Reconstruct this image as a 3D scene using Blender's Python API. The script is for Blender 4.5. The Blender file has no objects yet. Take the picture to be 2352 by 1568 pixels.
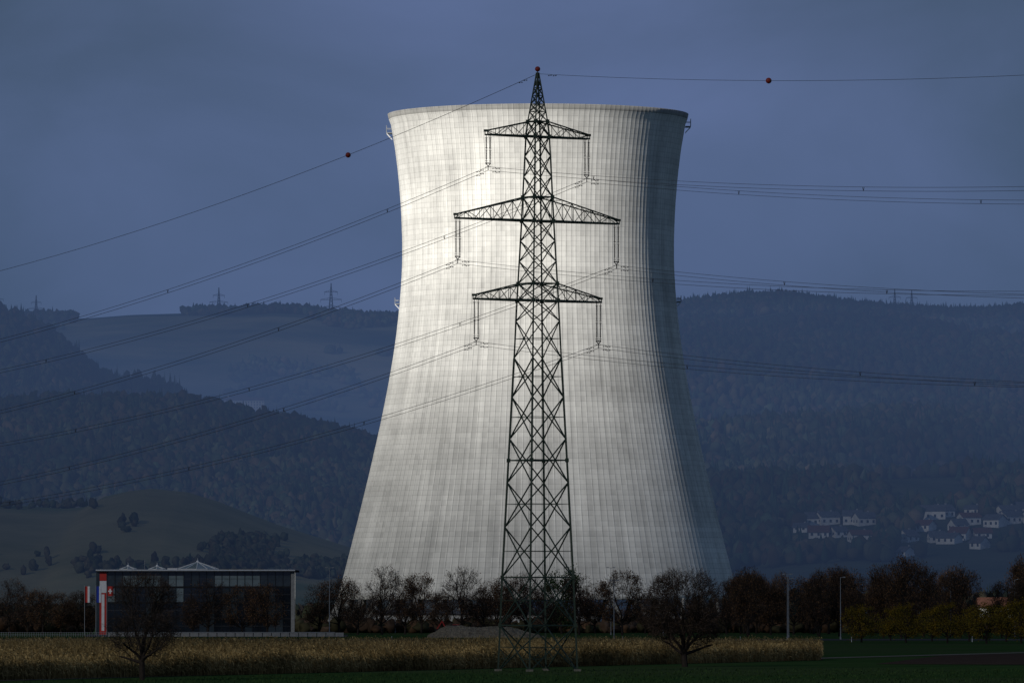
import bpy, math, random
import numpy as np
from mathutils import Vector, Matrix
random.seed(7); rng=np.random.default_rng(7)
F=15500.0; CX=1176.0; YH=1385.0; CH=7.87
def WX(sx,D): return (sx-CX)/F*D
def WZ(sy,D): return CH+(YH-sy)/F*D
def DG(sy): return F*CH/(sy-YH)
scene=bpy.context.scene
col=scene.collection
# ------------------------------------------------------------ materials
def newmat(n):
    m=bpy.data.materials.new(n); m.use_nodes=True; nt=m.node_tree; nt.nodes.clear()
    o=nt.nodes.new('ShaderNodeOutputMaterial'); return m,nt,o
def noise_mat(n,c1,c2,scale=1.0,c3=None,scale3=.02,stretch=(1,1,1),attr=None,bump=0,rough=None,spec=0.3,metal=0):
    m,nt,o=newmat(n); N=nt.nodes.new; L=nt.links.new
    tc=N('ShaderNodeTexCoord'); mp=N('ShaderNodeMapping'); mp.inputs['Scale'].default_value=stretch
    L(tc.outputs['Object'],mp.inputs['Vector'])
    nz=N('ShaderNodeTexNoise'); nz.inputs['Scale'].default_value=scale; nz.inputs['Detail'].default_value=6; nz.inputs['Roughness'].default_value=.65
    L(mp.outputs[0],nz.inputs['Vector'])
    r=N('ShaderNodeValToRGB'); r.color_ramp.elements[0].position=.32; r.color_ramp.elements[1].position=.68
    r.color_ramp.elements[0].color=(*c1,1); r.color_ramp.elements[1].color=(*c2,1)
    L(nz.outputs['Fac'],r.inputs[0]); out=r.outputs[0]
    if c3:
        n3=N('ShaderNodeTexNoise'); n3.inputs['Scale'].default_value=scale3; n3.inputs['Detail'].default_value=3
        L(mp.outputs[0],n3.inputs['Vector'])
        r3=N('ShaderNodeValToRGB'); r3.color_ramp.elements[0].position=.47; r3.color_ramp.elements[1].position=.56
        L(n3.outputs['Fac'],r3.inputs[0])
        mx=N('ShaderNodeMixRGB'); L(r3.outputs[0],mx.inputs[0]); L(out,mx.inputs[1]); mx.inputs[2].default_value=(*c3,1); out=mx.outputs[0]
    if attr:
        a=N('ShaderNodeAttribute'); a.attribute_name=attr
        mx=N('ShaderNodeMixRGB'); mx.blend_type='MULTIPLY'; mx.inputs[0].default_value=1; L(out,mx.inputs[1]); L(a.outputs['Color'],mx.inputs[2]); out=mx.outputs[0]
    if rough is None:
        b=N('ShaderNodeBsdfDiffuse'); L(out,b.inputs['Color'])
    else:
        b=N('ShaderNodeBsdfPrincipled'); L(out,b.inputs['Base Color']); b.inputs['Roughness'].default_value=rough; b.inputs['Specular IOR Level'].default_value=spec; b.inputs['Metallic'].default_value=metal
    if bump:
        bp=N('ShaderNodeBump'); bp.inputs['Distance'].default_value=bump; L(nz.outputs['Fac'],bp.inputs['Height']); L(bp.outputs[0],b.inputs['Normal'])
    L(b.outputs[0],o.inputs['Surface']); return m
M={}
M['steel']=noise_mat('pylon_steel',(.018,.034,.024),(.035,.055,.038),2,rough=.6)
M['farsteel']=noise_mat('hazed_steel',(.05,.055,.065),(.08,.085,.095),.5)  # steel paled so the far pylons look hazed; haze put into the colour
M['insul']=noise_mat('insulator',(.02,.02,.022),(.05,.05,.055),8,rough=.35)
M['wire']=noise_mat('wire',(.03,.03,.035),(.05,.05,.055),1,rough=.6)
M['red']=noise_mat('red_ball',(.20,.018,.012),(.26,.03,.018),3,rough=.5)
M['conc']=noise_mat('concrete',(.25,.25,.24),(.38,.37,.35),1.5)
M['foot']=noise_mat('weathered_footing',(.12,.11,.09),(.2,.19,.16),3)
M['bark']=noise_mat('bark',(.025,.02,.018),(.055,.045,.038),3)
M['twig']=noise_mat('twig',(.055,.04,.032),(.10,.07,.055),3,attr='tint')
M['leaf_brown']=noise_mat('leaf_brown',(.12,.065,.034),(.21,.115,.058),.8,attr='tint')
M['leaf_dark']=noise_mat('leaf_dark',(.045,.033,.02),(.085,.055,.03),.8,attr='tint')
M['leaf_yellow']=noise_mat('leaf_yellow',(.26,.15,.015),(.12,.11,.02),.5,attr='tint')
M['leaf_green']=noise_mat('leaf_green',(.03,.06,.025),(.05,.09,.03),.6,attr='tint')
M['forest']=noise_mat('forest_foliage',(.8,.8,.8),(1,1,1),.1,attr='tint')
M['corn']=noise_mat('dry_corn',(.34,.235,.10),(.56,.40,.18),.15,attr='tint')
M['grass']=noise_mat('meadow',(.028,.062,.018),(.045,.085,.028),.35,c3=(.05,.075,.03),scale3=.012,bump=.05)
M['soil']=noise_mat('soil',(.05,.035,.028),(.08,.058,.045),.5,stretch=(1,.3,1))
M['path']=noise_mat('path',(.13,.12,.10),(.2,.185,.155),.5)
M['asphalt']=noise_mat('asphalt',(.06,.06,.062),(.09,.09,.092),.4)
M['white']=noise_mat('white_paint',(.7,.7,.7),(.82,.82,.82),1,rough=.5)
M['plaster']=noise_mat('white_plaster',(.45,.44,.41),(.78,.76,.72),.15)
M['roof']=noise_mat('tile_roof',(.10,.05,.035),(.16,.075,.055),.4)
M['roofg']=noise_mat('grey_roof',(.07,.07,.075),(.12,.12,.13),.4)
M['mull']=noise_mat('dark_mullion',(.02,.021,.024),(.035,.037,.04),.4)
M['window']=noise_mat('window_glass',(.015,.018,.022),(.03,.034,.04),.3,rough=.15,spec=.5)
M['gravel']=noise_mat('gravel',(.15,.12,.085),(.40,.32,.22),1.2,bump=.5)
M['galv']=noise_mat('galvanised_steel',(.25,.26,.27),(.35,.36,.37),2,rough=.5)
M['alu']=noise_mat('aluminium_fascia',(.5,.52,.55),(.65,.67,.7),1,rough=.35)
M['redpaint']=noise_mat('red_paint',(.45,.03,.025),(.6,.05,.035),1,rough=.5)
M['bluepaint']=noise_mat('blue_cloth',(.03,.06,.35),(.04,.08,.45),1)
M['glassA']=noise_mat('facade_glass_dark',(.006,.009,.012),(.014,.018,.023),.2,rough=.06,spec=.4)
M['glassB']=noise_mat('facade_glass_blinds',(.12,.16,.17),(.21,.26,.27),.3,rough=.25,spec=.5)
M['glassC']=noise_mat('facade_glass_mid',(.02,.03,.037),(.05,.064,.07),.3,rough=.1,spec=.4)
M['rubber']=noise_mat('rubber',(.02,.02,.02),(.03,.03,.03),1)
M['mead2']=noise_mat('hill_meadow',(.15,.145,.08),(.26,.225,.13),.012,c3=(.105,.13,.07),scale3=.006)
M['farhill']=noise_mat('far_hill_fields',(.05,.08,.05),(.30,.26,.15),.004,c3=(.04,.065,.045),scale3=.003)
M['woodfloor']=noise_mat('woodland_floor',(.03,.045,.027),(.075,.08,.045),.02)
# ------------------------------------------------------------ mesh builder
class MB:
    def __init__(s): s.v=[];s.f=[];s.mi=[];s.mats=[]
    def m(s,n):
        if n not in s.mats: s.mats.append(n)
        return s.mats.index(n)
    def add(s,vs,fs,mat):
        b=len(s.v); s.v+= [tuple(a) for a in vs]; k=s.m(mat)
        for f in fs: s.f.append(tuple(b+i for i in f)); s.mi.append(k)
    def box(s,x0,x1,y0,y1,z0,z1,mat):
        s.add([(x0,y0,z0),(x1,y0,z0),(x1,y1,z0),(x0,y1,z0),(x0,y0,z1),(x1,y0,z1),(x1,y1,z1),(x0,y1,z1)],
              [(0,3,2,1),(4,5,6,7),(0,1,5,4),(1,2,6,5),(2,3,7,6),(3,0,4,7)],mat)
    def beam(s,p0,p1,w,mat,w1=None,n=4):
        p0=Vector(p0);p1=Vector(p1);d=(p1-p0)
        if d.length<1e-6:return
        d.normalize(); a=d.cross(Vector((0,0,1)))
        if a.length<.05: a=d.cross(Vector((1,0,0)))
        a.normalize(); b=d.cross(a); w1=w if w1 is None else w1
        vs=[]
        for p,r in((p0,w/2),(p1,w1/2)):
            for i in range(n):
                t=2*math.pi*(i+.5)/n; vs.append(p+(a*math.cos(t)+b*math.sin(t))*r*1.3)
        fs=[(i,(i+1)%n,n+(i+1)%n,n+i) for i in range(n)]
        if n!=3: fs+=[tuple(range(n))[::-1],tuple(range(n,2*n))]
        s.add(vs,fs,mat)
    def ball(s,c,r,mat,nu=14,nv=9):
        vs=[];fs=[]
        for j in range(nv+1):
            ph=math.pi*j/nv
            for i in range(nu):
                t=2*math.pi*i/nu; vs.append((c[0]+r*math.sin(ph)*math.cos(t),c[1]+r*math.sin(ph)*math.sin(t),c[2]+r*math.cos(ph)))
        for j in range(nv):
            for i in range(nu): fs.append((j*nu+i,j*nu+(i+1)%nu,(j+1)*nu+(i+1)%nu,(j+1)*nu+i))
        s.add(vs,fs,mat)
    def cyl(s,c0,c1,r,mat,n=12): s.beam(c0,c1,2*r/1.3,mat,n=n)
    def mesh(s,name):
        me=bpy.data.meshes.new(name); me.from_pydata(s.v,[],s.f)
        for k in s.mats: me.materials.append(M[k])
        me.polygons.foreach_set('material_index',s.mi); me.update(); return me
    def obj(s,name,loc=(0,0,0),parent=None):
        o=bpy.data.objects.new(name,s.mesh(name)); o.location=loc; col.objects.link(o)
        if parent: o.parent=parent
        return o
def np_mesh(name,V,Fc,mats,tint=None,mi=None):
    me=bpy.data.meshes.new(name); V=np.asarray(V,dtype=np.float32); Fc=np.asarray(Fc,dtype=np.int32); k=Fc.shape[1]
    me.vertices.add(len(V)); me.vertices.foreach_set('co',V.ravel())
    me.loops.add(Fc.size); me.loops.foreach_set('vertex_index',Fc.ravel())
    me.polygons.add(len(Fc)); me.polygons.foreach_set('loop_start',np.arange(0,Fc.size,k,dtype=np.int32))
    try: me.polygons.foreach_set('loop_total',np.full(len(Fc),k,dtype=np.int32))
    except Exception: pass
    for m in mats: me.materials.append(M[m])
    if mi is not None: me.polygons.foreach_set('material_index',np.asarray(mi,dtype=np.int32))
    if tint is not None:
        a=me.color_attributes.new('tint','FLOAT_COLOR','POINT')
        c=np.ones((len(V),4),dtype=np.float32); c[:,:3]=tint; a.data.foreach_set('color',c.ravel())
    me.update(calc_edges=True); me.validate(); return me
def link(name,me,loc=(0,0,0),rot=0,sc=1):
    o=bpy.data.objects.new(name,me); o.location=loc; o.rotation_euler=(0,0,rot)
    o.scale=(sc,sc,sc) if not hasattr(sc,'__len__') else sc
    col.objects.link(o); return o
# ------------------------------------------------------------ numpy noise
def hsh(i,j,s):
    h=(i*374761393+j*668265263+s*974634777)&0xffffffff
    h=((h^(h>>13))*1274126177)&0xffffffff
    return ((h^(h>>16))&0xffff)/65535.0
def vn(x,y,s=0):
    x=np.asarray(x,float);y=np.asarray(y,float)
    i=np.floor(x).astype(np.int64);j=np.floor(y).astype(np.int64);u=x-i;v=y-j;u=u*u*(3-2*u);v=v*v*(3-2*v)
    return (hsh(i,j,s)*(1-u)+hsh(i+1,j,s)*u)*(1-v)+(hsh(i,j+1,s)*(1-u)+hsh(i+1,j+1,s)*u)*v
def fbm(x,y,s=0,o=4):
    r=0;a=.5
    for k in range(o): r=r+a*(vn(x*2**k,y*2**k,s+k)-.5);a*=.5
    return r
# ------------------------------------------------------------ ground
g=MB(); g.add([(-6000,-300,0),(6000,-300,0),(6000,14000,0),(-6000,14000,0)],[(0,1,2,3)],'grass'); g.obj('ground')
def sheet(name,pts,z,mat):
    b=MB(); b.add([(x,y,z) for x,y in pts],[tuple(range(len(pts)))],mat); return b.obj(name)
def edge(sx,off=0):
    sy=1562+(1515-1562)*sx/1890.+off; D=DG(sy); return (WX(sx,D),D)
e0=edge(-700); e1=edge(1890)
sheet('corn_field_soil',[e0,e1,(WX(1880,1090),1090),(WX(-700,1090),1090)],.03,'soil')
sheet('path',[edge(-700,3.0),edge(3200,-6.5),edge(3200,-8.6),edge(-700,.6)],.05,'path')
sheet('ploughed_field',[(WX(2010,DG(1524)),DG(1524)),(WX(2700,DG(1527)),DG(1527)),(WX(2700,DG(1496)),DG(1496)),(WX(2180,DG(1502)),DG(1502))],.03,'soil')
sheet('road',[(-700,DG(1470)),(700,DG(1470)),(700,DG(1466.5)),(-700,DG(1466.5))],.04,'asphalt')
sheet('parking_lot',[(WX(200,1600),1590),(WX(800,1600),1590),(WX(800,1690),1690),(WX(200,1690),1690)],.04,'asphalt')
# ------------------------------------------------------------ hills
def smooth(t): t=np.clip(t,0,1); return t*t*(3-2*t)
class Hill:
    def __init__(s,name,D0,D1,D2,prof,mat,x0,x1,nx,ny,amp,ns,seed,lin=.55):
        s.D0,s.D1,s.D2=D0,D1,D2; s.amp,s.ns,s.seed,s.lin=amp,ns,seed,lin
        s.px=np.array([WX(p[0],D1) for p in prof]); s.pz=np.array([WZ(p[1],D1) for p in prof])
        xs=np.linspace(WX(x0,D1),WX(x1,D1),nx); ys=np.linspace(D0,D2,ny)
        X,Y=np.meshgrid(xs,ys); Z=s.z(X,Y)
        V=np.stack([X.ravel(),Y.ravel(),Z.ravel()],1)
        i=np.arange(ny-1)[:,None]*nx+np.arange(nx-1)[None,:]; i=i.ravel()
        Fc=np.stack([i,i+1,i+1+nx,i+nx],1)
        me=np_mesh(name,V,Fc,[mat]); me.polygons.foreach_set('use_smooth',np.ones(len(Fc),bool))
        s.o=link(name,me)
    def z(s,X,Y):
        Zr=np.interp(X,s.px,s.pz)
        t=(Y-s.D0)/(s.D1-s.D0)
        up=s.lin*np.clip(t,0,1)+(1-s.lin)*smooth(t)
        back=1-.5*smooth((Y-s.D1)/(s.D2-s.D1+1e-6))
        n=fbm(X/s.ns,Y/s.ns,s.seed)*s.amp
        w=np.clip(4*t*(1-t),0,1)*.9+.1
        return Zr*up*np.where(t>1,back,1)+n*w*(t>0)-1.0
    def at(s,sx,sy):
        Y=np.linspace(s.D0,s.D1,600); X=WX(sx,Y); Z=s.z(X,Y)
        py=YH-(Z-CH)/Y*F
        k=np.where(py<=sy)[0]; k=k[0] if len(k) else 599
        return float(X[k]),float(Y[k]),float(Z[k])
A=Hill('far_hill',5600,8200,9400,[(-900,745),(-200,740),(0,734),(60,728),(200,730),(300,722),(450,717),(560,716),(640,711),(700,715),(760,723),(820,731),(920,734),(1100,726),(1300,722),(1500,726),(1700,740),(3200,740)],'farhill',-900,2400,300,120,60,500,3)
B=Hill('wooded_hill',3000,6400,7400,[(-500,1300),(700,1250),(1000,1000),(1250,800),(1450,730),(1560,714),(1620,706),(1700,697),(1780,696),(1850,702),(1950,712),(2050,720),(2150,724),(2260,727),(2352,717),(2500,711),(3300,730)],'woodfloor',500,3300,300,160,150,520,11,.7)
C=Hill('steep_wooded_hill',3900,5000,5600,[(-900,650),(-200,700),(0,731),(30,740),(90,766),(150,806),(200,850),(250,888),(300,900),(400,925),(500,960),(600,1000),(900,1150),(1200,1300)],'woodfloor',-900,1200,200,80,25,250,21)
Dh=Hill('forest_hill',3150,4000,4600,[(-900,900),(-200,905),(0,922),(100,932),(250,933),(420,936),(480,945),(560,960),(640,978),(700,985),(760,998),(850,1025),(900,1040),(1100,1100),(1500,1250)],'woodfloor',-900,1500,200,80,40,220,31)
E=Hill('grassy_hill',2500,3000,3300,[(-900,1170),(-200,1155),(0,1152),(150,1162),(200,1158),(240,1135),(300,1122),(350,1117),(430,1125),(500,1146),(560,1170),(640,1200),(720,1225),(800,1250),(900,1290),(1200,1340)],'mead2',-900,1200,260,80,14,160,41,.45)
VIL=[(1870,1215,12,5),(1900,1212,14,5.5),(1958,1212,12,6),(1985,1212,13,5),(1880,1242,13,4),(1925,1240,9,4),(1975,1252,14,5),(2140,1200,18,6),(2165,1195,13,5),(2150,1255,10,4),(2085,1252,11,4),(2180,1256,14,4),(2205,1250,12,5),(2225,1212,13,5),(2255,1245,11,4),(2315,1195,14,5),(2325,1210,18,5),(2352,1190,12,5),(2375,1210,14,5),(2235,1190,10,4),(2200,1228,10,4),(2250,1268,9,4),(2080,1285,7,3),(1840,1228,9,3),(2125,1226,11,4),(2285,1218,12,5)]
HP=[B.at(a,b-8) for a,b,_,_ in VIL]
# forests ------------------------------------------------------
def ico(sub):
    import bmesh
    bm=bmesh.new(); bmesh.ops.create_icosphere(bm,subdivisions=sub,radius=1)
    V=np.array([v.co[:] for v in bm.verts]); Fc=np.array([[v.index for v in f.verts] for f in bm.faces]); bm.free(); return V,Fc
def forest(name,P,h,w,cols,sub=1,conif=.3,jit=.3,mul=1.6):
    V0,F0=ico(sub); n=len(P)
    if n==0:return
    hh=h*rng.uniform(.6,1.25,n); ww=w*rng.uniform(.7,1.3,n); cf=rng.random(n)<conif
    ww=np.where(cf,ww*.6,ww); hh=np.where(cf,hh*1.2,hh)
    V=np.repeat(V0[None],n,0)*(1+rng.uniform(-jit,jit,(n,len(V0),1)))
    zz=V[:,:,2]; tap=np.where(cf[:,None],np.clip(1-(zz*.5+.5),.06,1)*1.3,1)
    V[:,:,0]*=tap*ww[:,None]/2; V[:,:,1]*=tap*ww[:,None]/2; V[:,:,2]=(zz*.5+.5)*hh[:,None]
    V+=P[:,None,:]
    Fc=F0[None]+ (np.arange(n)*len(V0))[:,None,None]
    big=(.7+2.2*np.clip(fbm(P[:,0]/150,P[:,1]/200,77)+.13,0,1))[:,None]
    c=np.array(cols)[rng.integers(0,len(cols),n)]*rng.uniform(.7,1.3,(n,1))*big; c=np.where(cf[:,None],np.array([.024,.043,.028]),c)*mul
    T=np.repeat(c[:,None,:],len(V0),1)*rng.uniform(.6,1.4,(n,len(V0),1))
    return link(name,np_mesh(name,V.reshape(-1,3),Fc.reshape(-1,3),['forest'],T.reshape(-1,3)))
def scatter(hill,n,sx0,sx1,y0,y1,dens=None):
    Y=rng.uniform(y0,y1,n); sx=rng.uniform(sx0,sx1,n); X=WX(sx,Y)
    if dens is not None: k=dens(X,Y); X=X[k];Y=Y[k]
    return np.stack([X,Y,hill.z(X,Y)-1],1)
def nohouse(X,Y):
    k=np.ones(len(X),bool)
    for x,y,z in HP: k&=~((np.abs(X-x*Y/y)<7)&(Y>y-70)&(Y<y+8))
    sxx=X/Y*F+CX; vil=(sxx>1820)&(Y>3600)&(Y<4350); k&=~(vil&(rng.random(len(X))<.25))
    return k
AUT=[(.052,.054,.032),(.06,.054,.032),(.066,.052,.034),(.040,.056,.034),(.050,.060,.036)]
forest('distant_forest',np.concatenate([scatter(A,11000,-200,1150,6200,8200,lambda X,Y:fbm(X/200,Y/260,5)>.03),scatter(A,1700,-200,1150,8080,8220,lambda X,Y:fbm(X/150,Y/400,8)>-.06)]),10,10,AUT)
forest('hillside_forest',np.concatenate([scatter(B,28000,1250,2600,3300,6420,lambda X,Y:nohouse(X,Y)&(fbm(X/220,Y/300,6)>-.14)),scatter(B,2500,1250,2600,6250,6430)]),10,8,AUT,mul=1.6)
forest('steep_forest',scatter(C,13000,-300,900,3950,5030),12,8.5,AUT,conif=.4,mul=1.05)
forest('slope_forest',scatter(Dh,10500,-300,1150,3250,4020,lambda X,Y:fbm(X/110,Y/140,9)>-.18),9,6.5,AUT,sub=2,conif=.25,jit=.45,mul=1.3)
def onhill(h,pts): return np.array([h.at(a,b) for a,b in pts])
kn=[(random.gauss(565,38),random.uniform(1240,1310)) for _ in range(260)]+[(random.uniform(680,830),random.uniform(1295,1330)) for _ in range(160)]+[(random.uniform(-60,230),random.uniform(1265,1320)) for _ in range(16)]+[(random.uniform(200,700),random.uniform(1292,1330)) for _ in range(110)]+[(random.gauss(290,14),random.gauss(1208,6)) for _ in range(7)]+[(random.uniform(-50,230),1164+random.gauss(0,3)) for _ in range(40)]
forest('copse',onhill(E,kn),3.7,3.1,[(.05,.052,.035),(.06,.055,.037),(.045,.055,.035)],sub=2,conif=.1,jit=.45,mul=1.15)
kk=[(random.uniform(250,415),random.uniform(905,935)) for _ in range(110)]
forest('ridge_copse',onhill(C,kk),16,7,[(.03,.035,.025)],sub=2,conif=.5,mul=1)
bp=np.stack([WX(rng.uniform(1680,2500,1100),2300),rng.uniform(2150,2500,1100),np.zeros(1100)],1)
forest('valley_woods',bp,9,5,AUT,sub=2,conif=.15,jit=.45,mul=1.2)
bp=np.stack([WX(rng.uniform(-100,820,900),2250),rng.uniform(2150,2400,900),np.zeros(900)],1)
forest('valley_woods',bp,6,4,AUT,sub=2,conif=.1,jit=.45,mul=1.1)
# ------------------------------------------------------------ haze: box with blue emission standing in for scattered light
def haze():
    J=(.046,.079,.166)
    def hm(s):
        m,nt,o=newmat('glowing_haze'); N=nt.nodes.new
        ab=N('ShaderNodeVolumeAbsorption'); ab.inputs['Color'].default_value=(0,0,0,1); ab.inputs['Density'].default_value=s
        em=N('ShaderNodeEmission'); em.inputs['Color'].default_value=(*J,1); em.inputs['Strength'].default_value=s
        ad=N('ShaderNodeAddShader'); nt.links.new(ab.outputs[0],ad.inputs[0]); nt.links.new(em.outputs[0],ad.inputs[1]); nt.links.new(ad.outputs[0],o.inputs['Volume']); return m
    M['haze']=hm(2.8e-4)
    b=MB(); b.box(-4000,4000,2130,9450,-5,245,'haze'); b.obj('haze')
haze()
# ------------------------------------------------------------ cooling tower
TX=WX(1236,1990); TD=1990.0; S=F/TD
prof=[(262,345),(268,344),(300,335),(350,328),(400,321.5),(450,317),(500,314),(560,312),(620,312.5),(700,318),(780,327),(850,338),(950,357),(1050,379),(1150,403),(1250,428),(1350,454),(1400,467),(1446,479)]
pz=np.array([WZ(y,TD) for y,_ in prof])[::-1]; pr=np.array([r/S for _,r in prof])[::-1]
Htop=WZ(262,TD); Z0=9.0
def rad(z):
    zz=np.asarray(z); return (np.interp(zz-5,pz,pr)+np.interp(zz,pz,pr)*2+np.interp(zz+5,pz,pr))/4 
NR=172; LH=1.5
def tower_mat():
    m,nt,o=newmat('cooling_tower_concrete'); N=nt.nodes.new; L=nt.links.new
    uv=N('ShaderNodeUVMap'); sep=N('ShaderNodeSeparateXYZ'); L(uv.outputs[0],sep.inputs[0])
    def math_(op,a,b=None):
        n=N('ShaderNodeMath'); n.operation=op
        for i,q in enumerate((a,b)):
            if q is None: continue
            if isinstance(q,(int,float)): n.inputs[i].default_value=q
            else: L(q,n.inputs[i])
        return n.outputs[0]
    def comb(a,b):
        c=N('ShaderNodeCombineXYZ'); L(a,c.inputs[0]); L(b,c.inputs[1]); return c.outputs[0]
    U,Vv=sep.outputs[0],sep.outputs[1]
    fu=math_('FLOOR',U); fv=math_('FLOOR',Vv)
    wn=N('ShaderNodeTexWhiteNoise'); wn.noise_dimensions='2D'; L(comb(fu,fv),wn.inputs['Vector'])
    wu=N('ShaderNodeTexWhiteNoise'); wu.noise_dimensions='1D'; L(fu,wu.inputs['W'])
    wv=N('ShaderNodeTexWhiteNoise'); wv.noise_dimensions='1D'; L(fv,wv.inputs['W'])
    def nz(su,sv,det=4,seed=0):
        n=N('ShaderNodeTexNoise'); n.noise_dimensions='2D'; n.inputs['Scale'].default_value=1; n.inputs['Detail'].default_value=det
        L(comb(math_('ADD',math_('MULTIPLY',U,su),seed),math_('MULTIPLY',Vv,sv)),n.inputs['Vector']); return n.outputs['Fac']
    streak=nz(.9,.03,4); band=nz(.03,.16,4,9); blot=nz(.06,.05,5,30); fine=nz(2,2,3,4); dirt=nz(.22,.05,6,77); dash=nz(1.0,.25,3,130)
    val=math_('ADD',.71,math_('MULTIPLY',math_('SUBTRACT',wn.outputs['Value'],.5),.08))
    for q,k in((wu.outputs['Value'],.06),(wv.outputs['Value'],.06),(streak,.32),(band,.28),(blot,.28),(fine,.08),(dirt,.28)):
        val=math_('ADD',val,math_('MULTIPLY',math_('SUBTRACT',q,.5),k))
    fr=math_('FRACT',Vv); line=math_('LESS_THAN',fr,.15)
    val=math_('MULTIPLY',val,math_('SUBTRACT',1,math_('MULTIPLY',line,.13)))
    fru=math_('FRACT',U); lu=math_('LESS_THAN',math_('ABSOLUTE',math_('SUBTRACT',fru,.21)),.07)
    val=math_('MULTIPLY',val,math_('SUBTRACT',1,math_('MULTIPLY',lu,math_('MULTIPLY',dash,.44))))
    lr_=math_('LESS_THAN',fru,.13)
    val=math_('MULTIPLY',val,math_('ADD',1,math_('MULTIPLY',lr_,math_('MULTIPLY',dash,.30))))  # ribs lightened in dashes: the sun they catch is put into the colour
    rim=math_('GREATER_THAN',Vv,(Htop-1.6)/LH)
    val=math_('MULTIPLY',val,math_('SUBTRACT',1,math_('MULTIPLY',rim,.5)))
    cc=N('ShaderNodeCombineColor'); L(math_('MULTIPLY',val,1.0),cc.inputs[0]); L(math_('MULTIPLY',val,.98),cc.inputs[1]); L(math_('MULTIPLY',val,.925),cc.inputs[2])
    b=N('ShaderNodeBsdfDiffuse'); b.inputs['Roughness'].default_value=.3; L(cc.outputs[0],b.inputs['Color']); L(b.outputs[0],o.inputs['Surface']); return m
M['tower']=tower_mat()
def tower():
    offs=[(0,.01),(.11,.01),(.15,0),(.96,0)]
    rows=int((Htop-Z0)/LH)+1; zs=np.linspace(Z0,Htop,rows+1)
    us=[];ro=[]
    for i in range(NR):
        for a,r in offs: us.append(i+a); ro.append(r)
    us=np.array(us);ro=np.array(ro);nc=len(us)
    th=us/NR*2*math.pi+.01
    R=rad(zs)[:,None]+ro[None,:]+rng.uniform(-.02,.02,(len(zs),1))
    R[-1]+=.45; R[-2]+=.35
    V=np.stack([R*np.cos(th),R*np.sin(th),np.repeat(zs[:,None],nc,1)],2).reshape(-1,3)
    Ri=rad(zs)[:,None]-.5+0*ro[None,:]
    Vi=np.stack([Ri*np.cos(th),Ri*np.sin(th),np.repeat(zs[:,None],nc,1)],2).reshape(-1,3)
    n1=len(V); i=np.arange(nc); j=(i+1)%nc; Fs=[];UVs=[]
    un=np.where(j==0,NR,us[j])
    for r in range(rows):
        Fs.append(np.stack([r*nc+i,r*nc+j,(r+1)*nc+j,(r+1)*nc+i],1))
        va,vb=zs[r]/LH,zs[r+1]/LH
        UVs.append(np.stack([us,np.full(nc,va),un,np.full(nc,va),un,np.full(nc,vb),us,np.full(nc,vb)],1))
    for r in range(rows):
        Fs.append(np.stack([n1+r*nc+j,n1+r*nc+i,n1+(r+1)*nc+i,n1+(r+1)*nc+j],1)); UVs.append(UVs[r])
    r=rows; Fs.append(np.stack([r*nc+i,r*nc+j,n1+r*nc+j,n1+r*nc+i],1)); UVs.append(UVs[-1])
    Fs.append(np.stack([j,i,n1+i,n1+j],1)); UVs.append(UVs[0])
    me=np_mesh('shell',np.concatenate([V,Vi]),np.concatenate(Fs),['tower'])
    uvl=me.uv_layers.new(name='UVMap'); uvl.data.foreach_set('uv',np.concatenate(UVs).astype(np.float32).ravel())
    root=bpy.data.objects.new('cooling_tower',None); col.objects.link(root); root.location=(TX,TD,0)
    o=bpy.data.objects.new('shell',me); col.objects.link(o); o.parent=root
    b=MB(); n=44
    for k in range(n):
        a0=2*math.pi*k/n; a1=2*math.pi*(k+.5)/n; a2=2*math.pi*(k+1)/n
        rb=float(rad(0))+1.5; rt=float(rad(Z0))-.3
        P=lambda a,r,z:(r*math.cos(a),r*math.sin(a),z)
        b.beam(P(a0,rb,0),P(a1,rt,Z0+.2),.9,'conc',n=8); b.beam(P(a2,rb,0),P(a1,rt,Z0+.2),.9,'conc',n=8)
    for k in range(n*2):
        a0=2*math.pi*k/n/2;a1=2*math.pi*(k+1)/n/2
        b.beam((61.5*math.cos(a0),61.5*math.sin(a0),.5),(61.5*math.cos(a1),61.5*math.sin(a1),.5),1.2,'conc')
    b.obj('support_columns',parent=root)
    for nm,zc,sg,sc in(('gallery_1',WZ(305,TD),-1,1),('gallery_2',WZ(290,TD),1,1),('gallery_3',WZ(698,TD),-1,.8),('gallery_4',WZ(693,TD),1,.8)):
        b=MB(); r=float(rad(zc))+.1; h=1.3*sc;d=1.6*sc
        b.box(0,d,-2.5,2.5,-.15,.05,'galv')
        for yy in(-2.4,0,2.4):
            b.beam((d,yy,0),(d,yy,2.2*sc),.12,'galv'); b.beam((0,yy,-1.8*sc),(d,yy,-.1),.16,'white')
            b.beam((0,yy,h),(d,yy,h),.1,'galv')
        for hh in(h*.6,h,2.2*sc): b.beam((d,-2.4,hh),(d,2.4,hh),.1,'galv')
        o=b.obj(nm,(sg*r,0,zc),root); 
        if sg<0: o.rotation_euler=(0,0,math.pi)
tower()
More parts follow.
